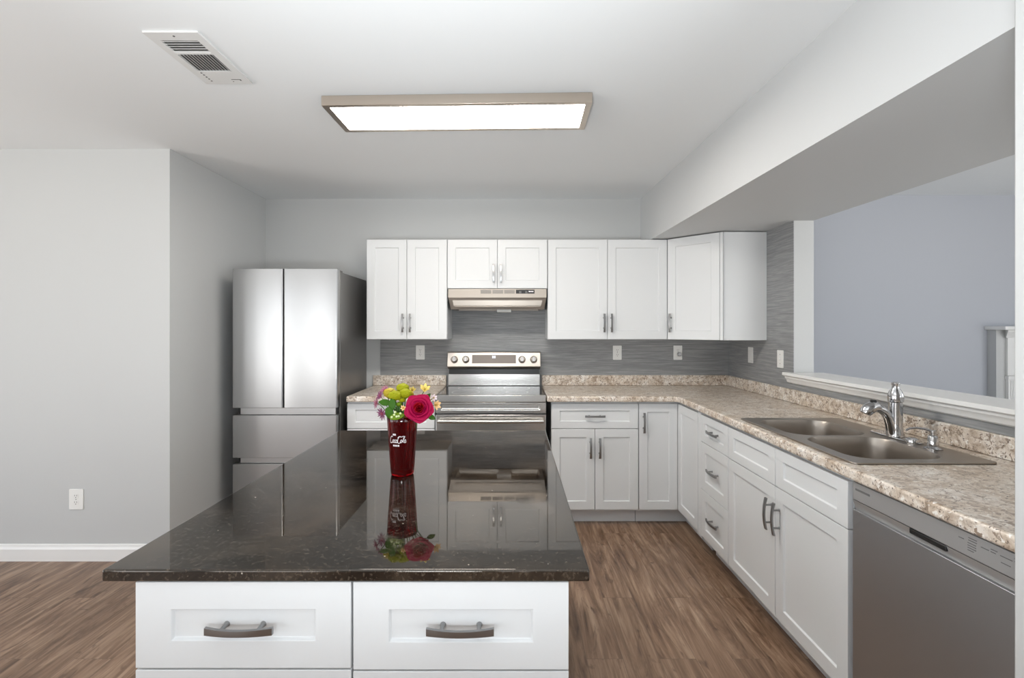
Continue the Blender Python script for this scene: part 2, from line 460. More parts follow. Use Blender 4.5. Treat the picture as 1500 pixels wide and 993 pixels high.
# the sill's horn that runs past the jamb
mb = MB(); mb.loft([[(x, y, z) for x, z in [(RX-.0045, 1.096), (RX-.050, 1.096), (RX-.052, 1.078), (RX-.034, 1.070), (RX-.034, 1.060), (RX-.024, 1.050), (RX-.020, 1.034), (RX-.0045, 1.026)]] for y in (3.0145, 3.06)], True, True)
struct(mb.build('trim_sill_end', M['trim'], bevel=.0015))

# ------------------------------------------------------------------ cabinet hardware and fronts
def pull_mesh():
    """bow pull lying along local x, standing off in -y; centre at origin"""
    mb = MB(); L = .140; n = 16; loops = []
    for i in range(n+1):
        t = -1+2*i/n; x = t*L/2; y = -.024-.009*(1-t*t); th = .0035; hh = .0062+.0012*t*t
        loops.append([(x, y-th, -hh), (x, y-th*1.1, 0), (x, y-th, hh), (x, y+th, hh), (x, y+th, -hh)])
    mb.loft(loops, True, True)
    for s in (-1, 1):
        mb.tube([(s*.0385, 0, 0), (s*.0385, -.004, 0), (s*.0385, -.030, 0)], [.0065, .0048, .0042], 10)
    bmesh.ops.recalc_face_normals(mb.bm, faces=mb.bm.faces)
    me = bpy.data.meshes.new('handle'); mb.bm.to_mesh(me); mb.bm.free(); me.materials.append(M['pull'])
    for p in me.polygons: p.use_smooth = True
    me.set_sharp_from_angle(angle=math.radians(40))
    return me
PULL = pull_mesh()
def handle(parent, x, z, vertical=False, y=0.0):
    o = bpy.data.objects.new('handle', PULL); C.objects.link(o); o.parent = parent
    o.location = (x, y, z); o.rotation_euler = (0, PI/2 if vertical else 0, 0)
    return o
TH = .019
def shaker(name, w, h, parent, loc, rotz=0, stile=.057, rail=.057, rec=.008):
    """front with recessed panel: local x 0..w, z 0..h, back at y=0, face at y=-TH"""
    mb = MB(); bm = mb.bm
    def ring(x0, x1, z0, z1, y): return [bm.verts.new(p) for p in ((x0, y, z0), (x1, y, z0), (x1, y, z1), (x0, y, z1))]
    back = ring(0, w, 0, h, 0); fr = ring(0, w, 0, h, -TH)
    i1 = ring(stile, w-stile, rail, h-rail, -TH); e = .0035
    i2 = ring(stile+e, w-stile-e, rail+e, h-rail-e, -TH+rec)
    bm.faces.new(back[::-1]); bm.faces.new(i2)
    for a, b in ((back, fr), (fr, i1), (i1, i2)):
        for k in range(4): bm.faces.new((a[k], a[(k+1) % 4], b[(k+1) % 4], b[k]))
    return mb.build(name, M['cab'], parent, loc, (0, 0, rotz), bevel=.0012, seg=2, ang=30)

def base_cabinet(label, loc, rotz, w, rows, depth=.585, group=None, top=.866, toe=.07, stile=.057, hollow=False):
    """rows: list of dicts kind/z0/z1/cols (list of x splits). origin = front-left-bottom of the carcass"""
    t = thing('base_cabinet', label, 'cabinet', loc, rotz, group)
    if hollow:
        T = .016
        MB().box(0, T, 0, depth, .102, top).box(w-T, w, 0, depth, .102, top).box(T, w-T, 0, depth, .102, .118).box(T, w-T, depth-T, depth, .118, top)\
            .box(T, w-T, 0, T, .66, top).box(w/2-.03, w/2+.03, 0, T, .118, .66).build('carcass', M['cab'], t)
    else:
        MB().box(0, w, 0, depth, .102, top).build('carcass', M['cab'], t)
    MB().box(.001, w-.001, toe, toe+.016, 0, .1015).build('toe_kick', M['cab'], t)
    G = .0018
    for r in rows:
        n = r.get('n', 1); cw = w/n
        for i in range(n):
            x0 = i*cw+G; ww = cw-2*G; z0 = r['z0']; hh = r['z1']-z0
            d = shaker(r['kind'], ww, hh, t, (x0, -.0015, z0), 0, r.get('stile', stile), r.get('rail', stile))
            hd = r.get('h')
            if hd == 'mid': handle(d, ww/2, hh/2+r.get('dz', 0), False, -TH+.008 if hh-2*r.get('rail', stile) > .03 else -TH)
            elif hd == 'pair': handle(d, ww-.030 if i == 0 else .030, hh-.130 if r.get('up', True) else .13, True, -TH)
            elif hd == 'left': handle(d, .030, hh-.130, True, -TH)
    return t

FACE_Y = 3.3385   # carcass front of the back run (door faces 20 mm nearer)
FACE_X = 1.1625
base_cabinet('white base cabinet with single drawer between refrigerator and range', (-1.156, FACE_Y, 0), 0, .612,
             [dict(kind='drawer', z0=.681, z1=.852, h=None, rail=.042), dict(kind='door', z0=.117, z1=.677, n=2, h='pair')])
base_cabinet('white base cabinet with one drawer over two doors right of the range', (.2635, FACE_Y, 0), 0, .605,
             [dict(kind='drawer', z0=.681, z1=.852, h='mid', rail=.048), dict(kind='door', z0=.117, z1=.677, n=2, h='pair')])
# corner cabinet with a folding pair of door leaves
t = thing('corner_cabinet', 'white corner base cabinet with folding L-shaped door under the countertop bend', 'cabinet', (FACE_X, FACE_Y, 0))
yb = BACK-FACE_Y-.006; xr = RX-FACE_X-.005; x0 = .872-FACE_X; y0 = 2.9605-FACE_Y
MB().prism([(x0, 0), (0, 0), (0, y0), (xr, y0), (xr, yb), (x0, yb)], .102, .866).build('carcass', M['cab'], t)
MB().prism([(x0, .07), (.07, .07), (.07, y0), (.086, y0), (.086, .086), (x0, .086)], 0, .1015).build('toe_kick', M['cab'], t)
d = shaker('door', -.021-x0-.003, .735, t, (x0+.0018, -.0015, .117)); handle(d, .030, .735-.13, True, -TH)
shaker('door', -y0-.022, .735, t, (-.0015, -.0215, .117), -PI/2)
R = -PI/2
MB_f = MB().box(FACE_X-.019, FACE_X+.03, 2.9095, 2.9590, .102, .866)
tag(MB_f.build('filler_strip', M['cab'], bevel=.001), 'narrow white vertical filler strip between corner cabinet and drawer stack', 'filler strip')
base_cabinet('white base cabinet with three stacked drawers right of the corner cabinet', (FACE_X, 2.907, 0), R, .367,
             [dict(kind='drawer', z0=.692, z1=.852, h='mid', rail=.045), dict(kind='drawer', z0=.405, z1=.688, h='mid'),
              dict(kind='drawer', z0=.117, z1=.401, h='mid')])
base_cabinet('wide white sink base cabinet with two tall doors, left of the dishwasher', (FACE_X, 2.538, 0), R, .908,
             [dict(kind='drawer', z0=.690, z1=.852, n=2, rail=.045), dict(kind='door', z0=.117, z1=.686, n=2, h='pair')], hollow=True)

# upper cabinets
def upper(label, x0, x1, z0, z1, hy=.122, yfront=3.6345, group=None):
    t = thing('wall_cabinet', label, 'cabinet', (x0, yfront, z0))
    w = x1-x0; h = z1-z0
    MB().box(0, w, 0, BACK-yfront-.005, 0, h).build('carcass', M['cab'], t)
    for i in range(2):
        ww = w/2-.0036
        d = shaker('door', ww, h-.004, t, (i*w/2+.0018, -.0015, .002), 0, .060, .060)
        handle(d, ww-.026 if i == 0 else .026, hy, True, -TH)
    return t
ZU0, ZU1 = 1.292, 2.048
upper('white two-door wall cabinet above the short counter beside the refrigerator', -1.1105, -.5015, ZU0, ZU1)
upper('short white two-door wall cabinet mounted over the range hood', -.4995, .2575, 1.676, ZU1, .11)
upper('wide white two-door wall cabinet right of the range hood', .2600, 1.1640, ZU0, ZU1)
t = thing('corner_wall_cabinet', 'white corner wall cabinet with one angled door under the soffit', 'cabinet', (1.1665, 3.6345, ZU0))
px, py = 1.1665, 3.6345
MB().prism([(0, 0), (1.468-px, 3.332-py), (1.7665-px, 3.332-py), (1.7665-px, BACK-.005-py), (0, BACK-.005-py)], 0, ZU1-ZU0).build('carcass', M['cab'], t, bevel=.001)
L = math.hypot(1.468-px, 3.332-py); ang = math.atan2(3.332-py, 1.468-px)
dx, dy = math.cos(ang), math.sin(ang); nx, ny = dy, -dx   # outward (towards -x-y)
d = shaker('door', L-.040, ZU1-ZU0-.004, t, (dx*.018+nx*.0015*1, dy*.018+ny*.0015, .002), ang, .060, .060)
handle(d, .028, .122, True, -TH)
MB().box(L-.020, L, -.019, 0, .002, ZU1-ZU0-.002).build('stile', M['cab'], t, (0, 0, 0), (0, 0, ang), bevel=.001)

# ------------------------------------------------------------------ countertops
CT0, CT1 = .868, .908
CFX = 1.126; CFY = 3.282
SX0, SX1, SY0, SY1 = 1.165, 1.667, 1.635, 2.462         # sink rim
mb = MB()
outer = [(.232, CFY), (CFX-.03, CFY), (CFX-.009, CFY-.009), (CFX, CFY-.03), (CFX, 1.003), (RX-.006, 1.003), (RX-.006, BACK-.006), (.232, BACK-.006)]
hole = rrect(SX0+.02, SX1-.02, SY0+.02, SY1-.02, .03)
mb.plate(outer, [hole], CT0, CT1)
ct = mb.build('countertop', M['lam'], bevel=.009, seg=3)
tag(ct, 'long L-shaped speckled beige countertop holding the sink', 'countertop')
mb = MB().prism([(.232, BACK-.026), (RX-.026, BACK-.026), (RX-.026, 1.003), (RX-.006, 1.003), (RX-.006, BACK-.006), (.232, BACK-.006)], CT1+.0005, .992)
mb.build('splash_lip', M['lam'], ct, bevel=.004)
ct2 = MB().box(-1.150, -.548, CFY, BACK-.006, CT0, CT1).build('countertop', M['lam'], bevel=.009, seg=3)
tag(ct2, 'short speckled beige countertop between refrigerator and range', 'countertop')
MB().box(-1.150, -.548, BACK-.026, BACK-.006, CT1+.0005, .992).build('splash_lip', M['lam'], ct2, bevel=.004)

# ------------------------------------------------------------------ sink
zs = CT1+.001
sk = thing('kitchen_sink', 'double-bowl stainless steel drop-in sink set in the speckled countertop', 'sink', (0, 0, zs))
bowls = [(1.212, 1.552, 2.058, 2.405), (1.212, 1.552, 1.682, 2.030)]
mb = MB()
holes = [rrect(a, b, c, d, .085, 8) for a, b, c, d in bowls]
mb.plate(rrect(SX0, SX1, SY0, SY1, .022, 5), holes, 0, .006)
mb.build('rim', M['sink'], sk, bevel=.002, seg=2)
for (a, b, c, d) in bowls:
    mb = MB(); loops = []
    for inset, z, r in ((0, .005, .085), (.004, -.006, .083), (.008, -.03, .082), (.014, -.110, .080), (.020, -.145, .078), (.030, -.170, .074), (.046, -.188, .066), (.070, -.198, .055), (.10, -.2025, .04), (.15, -.205, .016)):
        loops.append([(x, y, z) for x, y in rrect(a+inset, b-inset, c+inset, d-inset, r, 8)])
    mb.loft(loops, False, True)
    bo = mb.build('bowl', M['sink'], sk, smooth=True, ang=60)
    MB().lathe([(.0, -.2035), (.03, -.2035), (.042, -.2015), (.044, -.2045)], 24, (a+b)/2, (c+d)/2, cap=False).build('drain', M['chrome'], bo, smooth=True)
# faucet
zf = zs+.0065
fx, fy = 1.612, 2.015
f = thing('faucet', 'chrome single-handle pull-out faucet standing behind the sink bowls', 'faucet', (fx, fy, zf))
mb = MB(); mb.prism(rrect(-.028, .028, -.125, .125, .027, 8), 0, .006); mb.build('deck_plate', M['chrome'], f, bevel=.002)
mb = MB().lathe([(.030, .0065), (.030, .016), (.026, .022), (.0245, .06), (.0245, .148)], 32); mb.build('body', M['chrome'], f, smooth=True)
mb = MB().lathe([(.0245, .1495), (.0275, .152), (.0285, .170), (.0275, .182), (.0215, .196), (.014, .208), (.0125, .216), (.0155, .224), (.0155, .230), (.010, .234), (0, .2345)], 32)
mb.build('handle', M['chrome'], f, smooth=True)
sd = Vector((-.80, .06, 0)).normalized()
spine = [(.012, .0065), (.0155, .030), (.021, .058), (.029, .083), (.041, .103), (.056, .116), (.072, .122)]
pts = [sd*a+Vector((0, 0, b)) for a, b in spine]
mb = MB().tube(pts, [.0215, .0205, .0195, .0185, .0178, .0172, .0168], 20); mb.build('spout', M['chrome'], f, smooth=True)
e = pts[-1]
hp = [e+sd*a+Vector((0, 0, b)) for a, b in ((-.006, .001), (.006, .006), (.020, .005), (.036, -.004), (.047, -.015), (.051, -.022))]
mb = MB().tube(hp, [.0168, .0215, .0245, .0250, .0235, .0205], 20)
sh = mb.build('spray_head', M['chrome'], f, smooth=True)
MB().tube([e+sd*.008+Vector((0, 0, .0275)), e+sd*.026+Vector((0, 0, .0265))], [.008, .009], 12).build('button', M['black'], sh, smooth=True)
# soap dispenser
s_ = thing('soap_dispenser', 'small chrome soap dispenser with curved nozzle beside the faucet', 'soap dispenser', (1.600, 1.822, zf))
MB().lathe([(.030, 0), (.030, .004), (.020, .008), (.0165, .012), (.0165, .046), (.0135, .05), (.008, .052), (.008, .062), (.010, .063), (.010, .070), (0, .072)], 28).build('body', M['chrome'], s_, smooth=True)
MB().tube([(0, 0, .066), (-.004, .03, .070), (-.012, .06, .068), (-.02, .085, .060), (-.024, .094, .052)], [.005, .0048, .0045, .0042, .004], 10).build('nozzle', M['chrome'], s_, smooth=True)
hc = MB().lathe([(.024, 0), (.025, .006), (.022, .016), (.014, .021), (0, .022)], 28).build('sink_hole_cap', M['chrome'], None, (1.600, 1.918, zf), smooth=True)
tag(hc, 'round chrome cap on the sink deck between faucet and soap dispenser', 'hole cap')

# ------------------------------------------------------------------ dishwasher
dw = thing('dishwasher', 'stainless steel dishwasher under the countertop right of the sink cabinet', 'dishwasher', (FACE_X, 1.612, 0), R)
w = .598
MB().box(0, w, .002, .57, .105, .864).build('body', M['gasket'], dw)
MB().box(.004, w-.004, .05, .066, 0, .1045).build('toe_panel', M['black'], dw)
pn = MB().box(.004, w-.004, -.0215, .0015, .802, .862).build('control_panel', M['dishpanel'], dw, bevel=.003)
mb = MB(); mb.prism([(-.010, .769), (-.002, .769), (.0015, .801), (-.0205, .801)], .004, w-.004, m=Matrix(((0, 0, 1, 0), (1, 0, 0, 0), (0, 1, 0, 0), (0, 0, 0, 1))))
mb.build('handle_ledge', M['dishpanel'], dw)
MB().box(.004, w-.004, -.0205, .0015, .112, .7685).build('door', M['steel_dw'], dw, bevel=.0012)
MB().box(.235, .352, -.0225, -.006, .786, .801).build('pocket_handle', M['black'], dw, bevel=.002)
# printed maker plate and tiny printed key legends
MB().box(.018, .082, -.0222, -.0216, .836, .8425).build('name_plate', M['print'], pn)
mb = MB()
for (a, b, z) in ((.388, .402, .842), (.414, .436, .851), (.414, .436, .845), (.412, .434, .838), (.412, .434, .832), (.412, .434, .826), (.412, .428, .820),
                  (.446, .466, .842), (.470, .486, .848), (.470, .482, .842), (.492, .520, .843), (.524, .542, .851), (.524, .540, .844), (.494, .516, .828)):
    mb.box(a, b, -.0221, -.0216, z-.0009, z+.0009)
mb.build('printed_legends', M['print'], pn)

# ------------------------------------------------------------------ refrigerator
FX0, FX1, FYF = -1.907, -1.194, 3.24
fr = thing('refrigerator', 'stainless steel french-door refrigerator in the alcove', 'refrigerator', (FX0, FYF, 0))
w = FX1-FX0
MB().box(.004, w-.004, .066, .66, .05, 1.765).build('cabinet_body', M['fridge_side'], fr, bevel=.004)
MB().box(.01, w-.01, .058, .066, .06, 1.76).build('gasket', M['gasket'], fr)
MB().box(.03, w-.03, .08, .10, .001, .05).build('kick_grille', M['black'], fr)
def fdoor(name, x0, x1, z0, z1):
    mb = MB(); mb.prism(rrect(x0, x1, 0, .056, .010, 4), z0, z1); return mb.build(name, M['steel'], fr, bevel=.002)
mid = 414.6; xm = (mid-752)*FYF/700-FX0
fdoor('door', 0, xm-.003, .836, 1.781); fdoor('door', xm+.003, w, .836, 1.781)
fdoor('drawer', 0, w, .497, .786); fdoor('drawer', 0, w, .062, .455)
for z0, z1 in ((.787, .8345), (.456, .4955)):
    MB().box(.045, w-.018, .020, .056, z0, z1).build('grip_channel', M['steel'], fr, bevel=.002)
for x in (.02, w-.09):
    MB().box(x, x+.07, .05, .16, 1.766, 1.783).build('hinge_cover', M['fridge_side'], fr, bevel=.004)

# ------------------------------------------------------------------ range
RGX0, RGX1 = -.5345, .2245; RY = 3.290
rg = thing('range', 'stainless steel electric range between the two base cabinets', 'range', (RGX0, RY, 0))
w = RGX1-RGX0
MB().box(.003, w-.003, .03, .62, .08, .898).build('body', M['fridge_side'], rg)
MB().box(.03, w-.03, .05, .60, .001, .08).build('base', M['black'], rg)
ctp = MB().box(.004, w-.004, .028, .545, .898, .914).build('cooktop', M['glass_black'], rg, bevel=.003)
mb = MB()
for (cx, cy, r) in ((.19, .17, .10), (.19, .40, .08), (.56, .17, .08), (.56, .40, .10)):
    MB().lathe([(r-.0015, .9142), (r, .9142)], 40, cx, cy, cap=False).build('burner_ring', M['stove_white'], ctp)
MB().box(0, w, 0, .028, .866, .915).build('front_trim', M['steel_rng'], rg, bevel=.004)
# front rail with embossed recess
mb = MB(); bm = mb.bm
def ring(x0, x1, z0, z1, y): return [bm.verts.new(p) for p in ((x0, y, z0), (x1, y, z0), (x1, y, z1), (x0, y, z1))]
A = ring(0, w, .793, .864, .03); B = ring(0, w, .793, .864, 0); D = ring(.035, w-.04, .812, .853, 0); E = ring(.043, w-.050, .822, .849, .012)
bm.faces.new(A[::-1]); bm.faces.new(E)
for a, b in ((A, B), (B, D), (D, E)):
    for k in range(4): bm.faces.new((a[k], a[(k+1) % 4], b[(k+1) % 4], b[k]))
mb.build('front_rail', M['steel_rng'], rg, bevel=.002)
dr = MB().box(0, w, -.004, .030, .255, .781).build('oven_door', M['steel_rng'], rg, bevel=.004)
MB().box(.11, w-.11, -.0055, -.0041, .36, .64).build('window', M['glass_black'], dr)
pts = [(.02+(w-.04)*k/20, -.040-.012*math.sin(PI*k/20), .742) for k in range(21)]
mb = MB().tube(pts, .0125, 14)
for x in (.045, w-.045): mb.tube([(x, -.003, .742), (x, -.044, .742)], .009, 10)
mb.build('handle', M['steel_rng'], dr, smooth=True)
dwr = MB().box(0, w, -.004, .03, .095, .245).build('storage_drawer', M['steel_rng'], rg, bevel=.004)
# backguard: riser, black vent slot, tilted control panel
MB().box(.012, w-.012, .546, .60, .898, 1.008).build('riser', M['steel_rng'], rg, bevel=.002)
MB().box(.012, w-.012, .5445, .56, .9145, .9185).build('lower_seam', M['gasket'], rg)
MB().box(.016, w-.016, .56, .60, 1.008, 1.050).build('vent_slot', M['black'], rg)
mb = MB()
mb.prism([(.505, 1.072), (.512, 1.066), (.556, 1.048), (.612, 1.048), (.612, 1.186), (.540, 1.186), (.533, 1.182)], .008, w-.008, m=Matrix(((0, 0, 1, 0), (1, 0, 0, 0), (0, 1, 0, 0), (0, 0, 0, 1))))
cp = mb.build('control_panel', M['guard'], rg, bevel=.003)
tl = math.atan2(.533-.505, 1.182-1.072)     # lean of the panel face
face = lambda x, z: (x, .505+(z-1.072)*math.tan(tl), z)
ds = MB().box(-.175, .175, -.0012, 0, -.034, .034).build('display', M['display'], cp, face(.380, 1.130), (-tl, 0, 0))
mb = MB()
for x in (-.014, .001):                      # two small lit digits, seven-segment outlines
    mb.box(x, x+.011, -.0018, -.0013, .008, .0105).box(x, x+.011, -.0018, -.0013, .016, .0185).box(x, x+.011, -.0018, -.0013, .024, .0265)
    mb.box(x, x+.0028, -.0018, -.0013, .0105, .024).box(x+.0082, x+.011, -.0018, -.0013, .0105, .024)
mb.build('clock_digits', M['digit'], ds)
kx = [(253-170)/980*w, (371-170)/980*w, (949-170)/980*w, (1069-170)/980*w]
for x in kx:
    k = MB().lathe([(.0285, 0), (.0285, .006), (.0245, .010), (.0225, .026), (.019, .029), (0, .029)], 28).build('knob', M['knob'], cp, face(x, 1.126), (PI/2-tl, 0, 0), smooth=True)
    MB().box(-.004, .004, -.019, .019, .0292, .033).build('pointer', M['chrome'], k, bevel=.001)

# ------------------------------------------------------------------ range hood
HX0, HX1 = -.492, .250
hd = thing('range_hood', 'warm stainless under-cabinet range hood above the range', 'range hood', (HX0, 3.600, 1.520))
w = HX1-HX0
sh_ = MB().box(0, w, 0, .318, .085, .1535).build('shell', M['hoodsteel'], hd, bevel=.002)
mb = MB(); bm = mb.bm
mb.loft([[(0.002, .004, .0848), (w-.002, .004, .0848), (w-.002, .318, .0848), (.002, .318, .0848)],
         [(.016, .030, 0), (w-.016, .030, 0), (w-.016, .318, 0), (.016, .318, 0)],
         [(.045, .060, 0), (w-.045, .060, 0), (w-.045, .300, 0), (.045, .300, 0)],
         [(.060, .075, .05), (w-.060, .075, .05), (w-.060, .290, .05), (.060, .290, .05)]], True, True)
sk_ = mb.build('skirt', M['hoodsteel'], hd, bevel=.0015)
MB().box(.045, w-.045, .008, .016, .016, .026).build('front_lip', M['hoodsteel'], hd, bevel=.003)
mb = MB()
mb.loft([[(.030, .008, .078), (w-.030, .008, .078), (w-.030, .012, .078), (.030, .012, .078)], [(.040, .014, .028), (w-.040, .014, .028), (w-.040, .020, .028), (.040, .020, .028)]], True, True)
mb.build('front_baffle', M['hoodsteel'], hd)
for xa, xb in ((704, 719.5), (721.5, 737), (738.6, 754)):
    a = (xa-752)/194.4-HX0; b = (xb-752)/194.4-HX0
    mb = MB()
    for k in range(6): mb.box(a, b, -.0012, .0005, .118+k*.0048, .1205+k*.0048)
    mb.build('vent_slots', M['print'], sh_)
a = (755.8-752)/194.4-HX0; b = (783-752)/194.4-HX0
sp = MB().box(a, b, -.0015, .0005, .117, .1465).build('switch_panel', M['black'], sh_)
for cx in (a+.032, a+.078): MB().box(cx-.009, cx+.009, -.004, -.0016, .120, .136).build('rocker_switch', M['print'], sp, bevel=.001)
mb = MB()
for k in range(3): mb.box(a+.096+k*.0125, a+.106+k*.0125, -.0021, -.0016, .129, .137)
mb.build('printed_words', M['white_print'], sp)
MB().box(.365, .475, .10, .16, -.020, .049).build('lamp_cover', M['hood_lens'], hd, bevel=.004)

# ------------------------------------------------------------------ island
IX0, IX1, IY0, IY1 = -.857, .159, .994, 2.357
it = MB().box(IX0, IX1, IY0, IY1, .8475, .8725).build('island_countertop', M['granite'], bevel=.004, seg=3)
tag(it, 'polished black-brown granite slab on top of the island', 'countertop')
def island_cab(label, x0, x1, dz):
    t = base_cabinet(label, (x0, 1.0245, 0), 0, x1-x0,
        [dict(kind='drawer', z0=.661+dz, z1=.842, h='mid', stile=.075, rail=.0575, dz=-.002), dict(kind='door', z0=.117, z1=.657+dz, h=None, stile=.075)], depth=1.31, top=.8465)
    return t
island_cab('white island cabinet unit under the left half of the granite slab', -.796, -.3395, 0)
island_cab('white island cabinet unit under the right half of the granite slab', -.3385, .118, -.003)

# ------------------------------------------------------------------ outlets and switches
def outlet(label, loc, rotz, kind='duplex', group=None, w=.072, h=.117):
    pl = MB(); pl.prism(rrect(-w/2, w/2, -h/2, h/2, .005, 3), 0, .005)
    nm = 'light_switch' if kind == 'switch' else 'blank_wall_plate' if kind == 'blank' else 'electrical_outlet'
    t = thing(nm, label, 'switch' if kind == 'switch' else 'wall plate' if kind == 'blank' else 'outlet', loc, rotz, group)
    q = Matrix.Rotation(PI/2, 4, 'X')
    bmesh.ops.transform(pl.bm, matrix=q, verts=pl.bm.verts)
    p = pl.build('cover_plate', M['plastic'], t, bevel=.0015)
    if kind == 'duplex':
        for z in (-.0195, .0195):
            r = MB(); r.prism(rrect(-.0165, .0165, -.014, .014, .009, 4), .005, .0068); bmesh.ops.transform(r.bm, matrix=q, verts=r.bm.verts)
            ro = r.build('receptacle', M['plastic'], t, (0, 0, z), bevel=.0006)
            s = MB().box(-.0075, -.0050, -.0073, -.0066, -.0005, .0085).box(.0050, .0075, -.0073, -.0066, -.0005, .0085).box(-.0025, .0025, -.0073, -.0066, -.010, -.005)
            s.build('slots', M['slot'], ro)
        MB().lathe([(.003, 0), (.0025, .001), (0, .001)], 12, m=Matrix.Translation((0, -.005, 0)) @ q).build('screw', M['slot'], t)
    elif kind == 'switch':
        MB().box(-.005, .005, -.014, -.005, -.008, .010).build('toggle', M['plastic'], t, bevel=.0015)
        for z in (-.03, .03):
            MB().lathe([(.003, 0), (.0025, .001), (0, .001)], 12, m=Matrix.Translation((0, -.005, z)) @ q).build('screw', M['slot'], t)
    else:
        MB().box(-.0165, .0165, -.0075, -.005, -.033, .033).build('insert', M['plastic'], t, bevel=.001)
    return t
yb = BACK-.0045
outlet('white outlet on the plain grey wall left of the island, above the baseboard', (-2.589, DY-.0005, .363), 0, w=.084, h=.121)
outlet('white outlet on the grey backsplash between refrigerator and range', (-.764, yb, 1.178), 0)
outlet('white outlet under the wide wall cabinet, right of the range', (.853, yb, 1.176), 0)
ot = outlet('white outlet with a round plug-in, under the corner wall cabinet', (1.350, yb, 1.176), 0)
pg = MB().lathe([(.017, 0), (.017, .020), (.014, .026), (0, .027)], 24, m=Matrix.Translation((.008, -.0072, -.012)) @ Matrix.Rotation(PI/2, 4, 'X')).build('plug_in_sensor', M['dishpanel'], None, (1.350, yb, 1.176), smooth=True)
tag(pg, 'small round grey device plugged into the outlet under the corner wall cabinet', 'plug')
xr_ = RX-.0045
outlet('white blank wall plate near the corner in the cabinet shadow', (xr_, 3.553, 1.177), R, 'blank')
outlet('white toggle switch beside the pass-through opening', (xr_, 3.157, 1.173), R, 'switch')

# ------------------------------------------------------------------ ceiling vent
vt = thing('ceiling_vent', 'white rectangular ceiling register above the left side of the kitchen', 'vent', (-1.3285, 1.707, CEIL-.0005))
vw, vh = .2, .363
mb = MB(); mb.plate(rrect(0, vw, 0, vh, .003, 2), [rrect(.030, .168, .050, .128, .002, 2), rrect(.030, .168, .140, .262, .002, 2)], -.007, 0)
fm = mb.build('frame', M['vent'], vt, bevel=.002)
MB().box(.025, .173, .045, .268, -.0008, 0).build('backing', M['duct'], vt)
ct_ = Matrix.Translation
for k in range(5):
    y = .058+k*.0155
    MB().box(.030, .168, -.0055, .0055, -.0007, .0007, m=ct_((0, y, -.0045)) @ Matrix.Rotation(math.radians(38), 4, 'X')).build('louver', M['vent'], vt)
for k in range(11):
    x = .036+k*.0125
    MB().box(-.0040, .0040, .140, .262, -.0006, .0006, m=ct_((x, 0, -.0045)) @ Matrix.Rotation(math.radians(48), 4, 'Y')).build('louver', M['vent'], vt)
mb = MB()
for k in range(5): mb.box(.034+k*.0006, .040+k*.0006, .268+k*.016, .274+k*.016, -.0079, -.0068)
mb.box(.130, .170, .322, .325, -.0079, -.0068).box(.128, .132, .338, .342, -.0079, -.0068).box(.164, .170, .326, .332, -.0079, -.0068)
mb.build('damper_marks', M['duct'], vt)
MB().lathe([(.004, 0), (.0035, .0015), (0, .0018)], 12, m=ct_((.10, .022, -.007)) @ Matrix.Rotation(PI, 4, 'X')).build('screw', M['duct'], vt)

# ------------------------------------------------------------------ ceiling lights
def panel_light(label, cx, cy, rotz, w, d, pm, z=CEIL):
    t = thing('ceiling_light', label, 'ceiling light', (cx, cy, z-.001), rotz)
    mb = MB(); T = .045
    mb.plate(rrect(-w/2, w/2, -d/2, d/2, .004, 2), [rrect(-w/2+.030, w/2-.030, -d/2+.024, d/2-.024, .002, 2)], -T, 0)
    mb.build('frame', M['nickel'], t, bevel=.002)
    mb = MB(); mb.box(-w/2+.0305, w/2-.0305, -d/2+.0245, d/2-.0245, -T+.005, -T+.009); mb.build('diffuser', pm, t)
    return t
panel_light('long rectangular ceiling light with lit white panel and nickel frame', -.2575, 2.318, math.radians(-1.5), 1.236, .300, M['panel'])
lt = panel_light('second flat ceiling light with nickel frame in the room behind', -.6, -1.0, 0, 1.236, .300, M['panel2'])

# ------------------------------------------------------------------ tumbler with flowers
CX, CY, CZ = -.383, 1.650, .8730
cup = thing('tumbler', 'tall red plastic tumbler with white script lettering holding flowers on the island', 'tumbler', (CX, CY, CZ))
H = .200; rb, rt = .0385, .0525
rad_at = lambda z: rb+(rt-rb)*min(1, max(0, z/H))**.9
prof_o = [(0, .0), (rb-.004, 0), (rb, .004)] + [(rad_at(H*k/14), H*k/14) for k in range(1, 15)]
prof_i = [(rad_at(H*k/14)-.0025, H*k/14) for k in range(14, 0, -1)] + [(rb-.006, .008), (0, .008)]
MB().lathe(prof_o+[(rad_at(H)-.0012, H+.0012)]+prof_i, 48, cap=False).build('cup', M['cup'], cup, smooth=True, ang=50)
def wrap(me, phi0, z0, pull=.0006):
    for v in me.vertices:
        z = z0+v.co.y; r = rad_at(z)+pull+v.co.z
        a = phi0+v.co.x/r
        v.co = (r*math.sin(a), -r*math.cos(a), z)
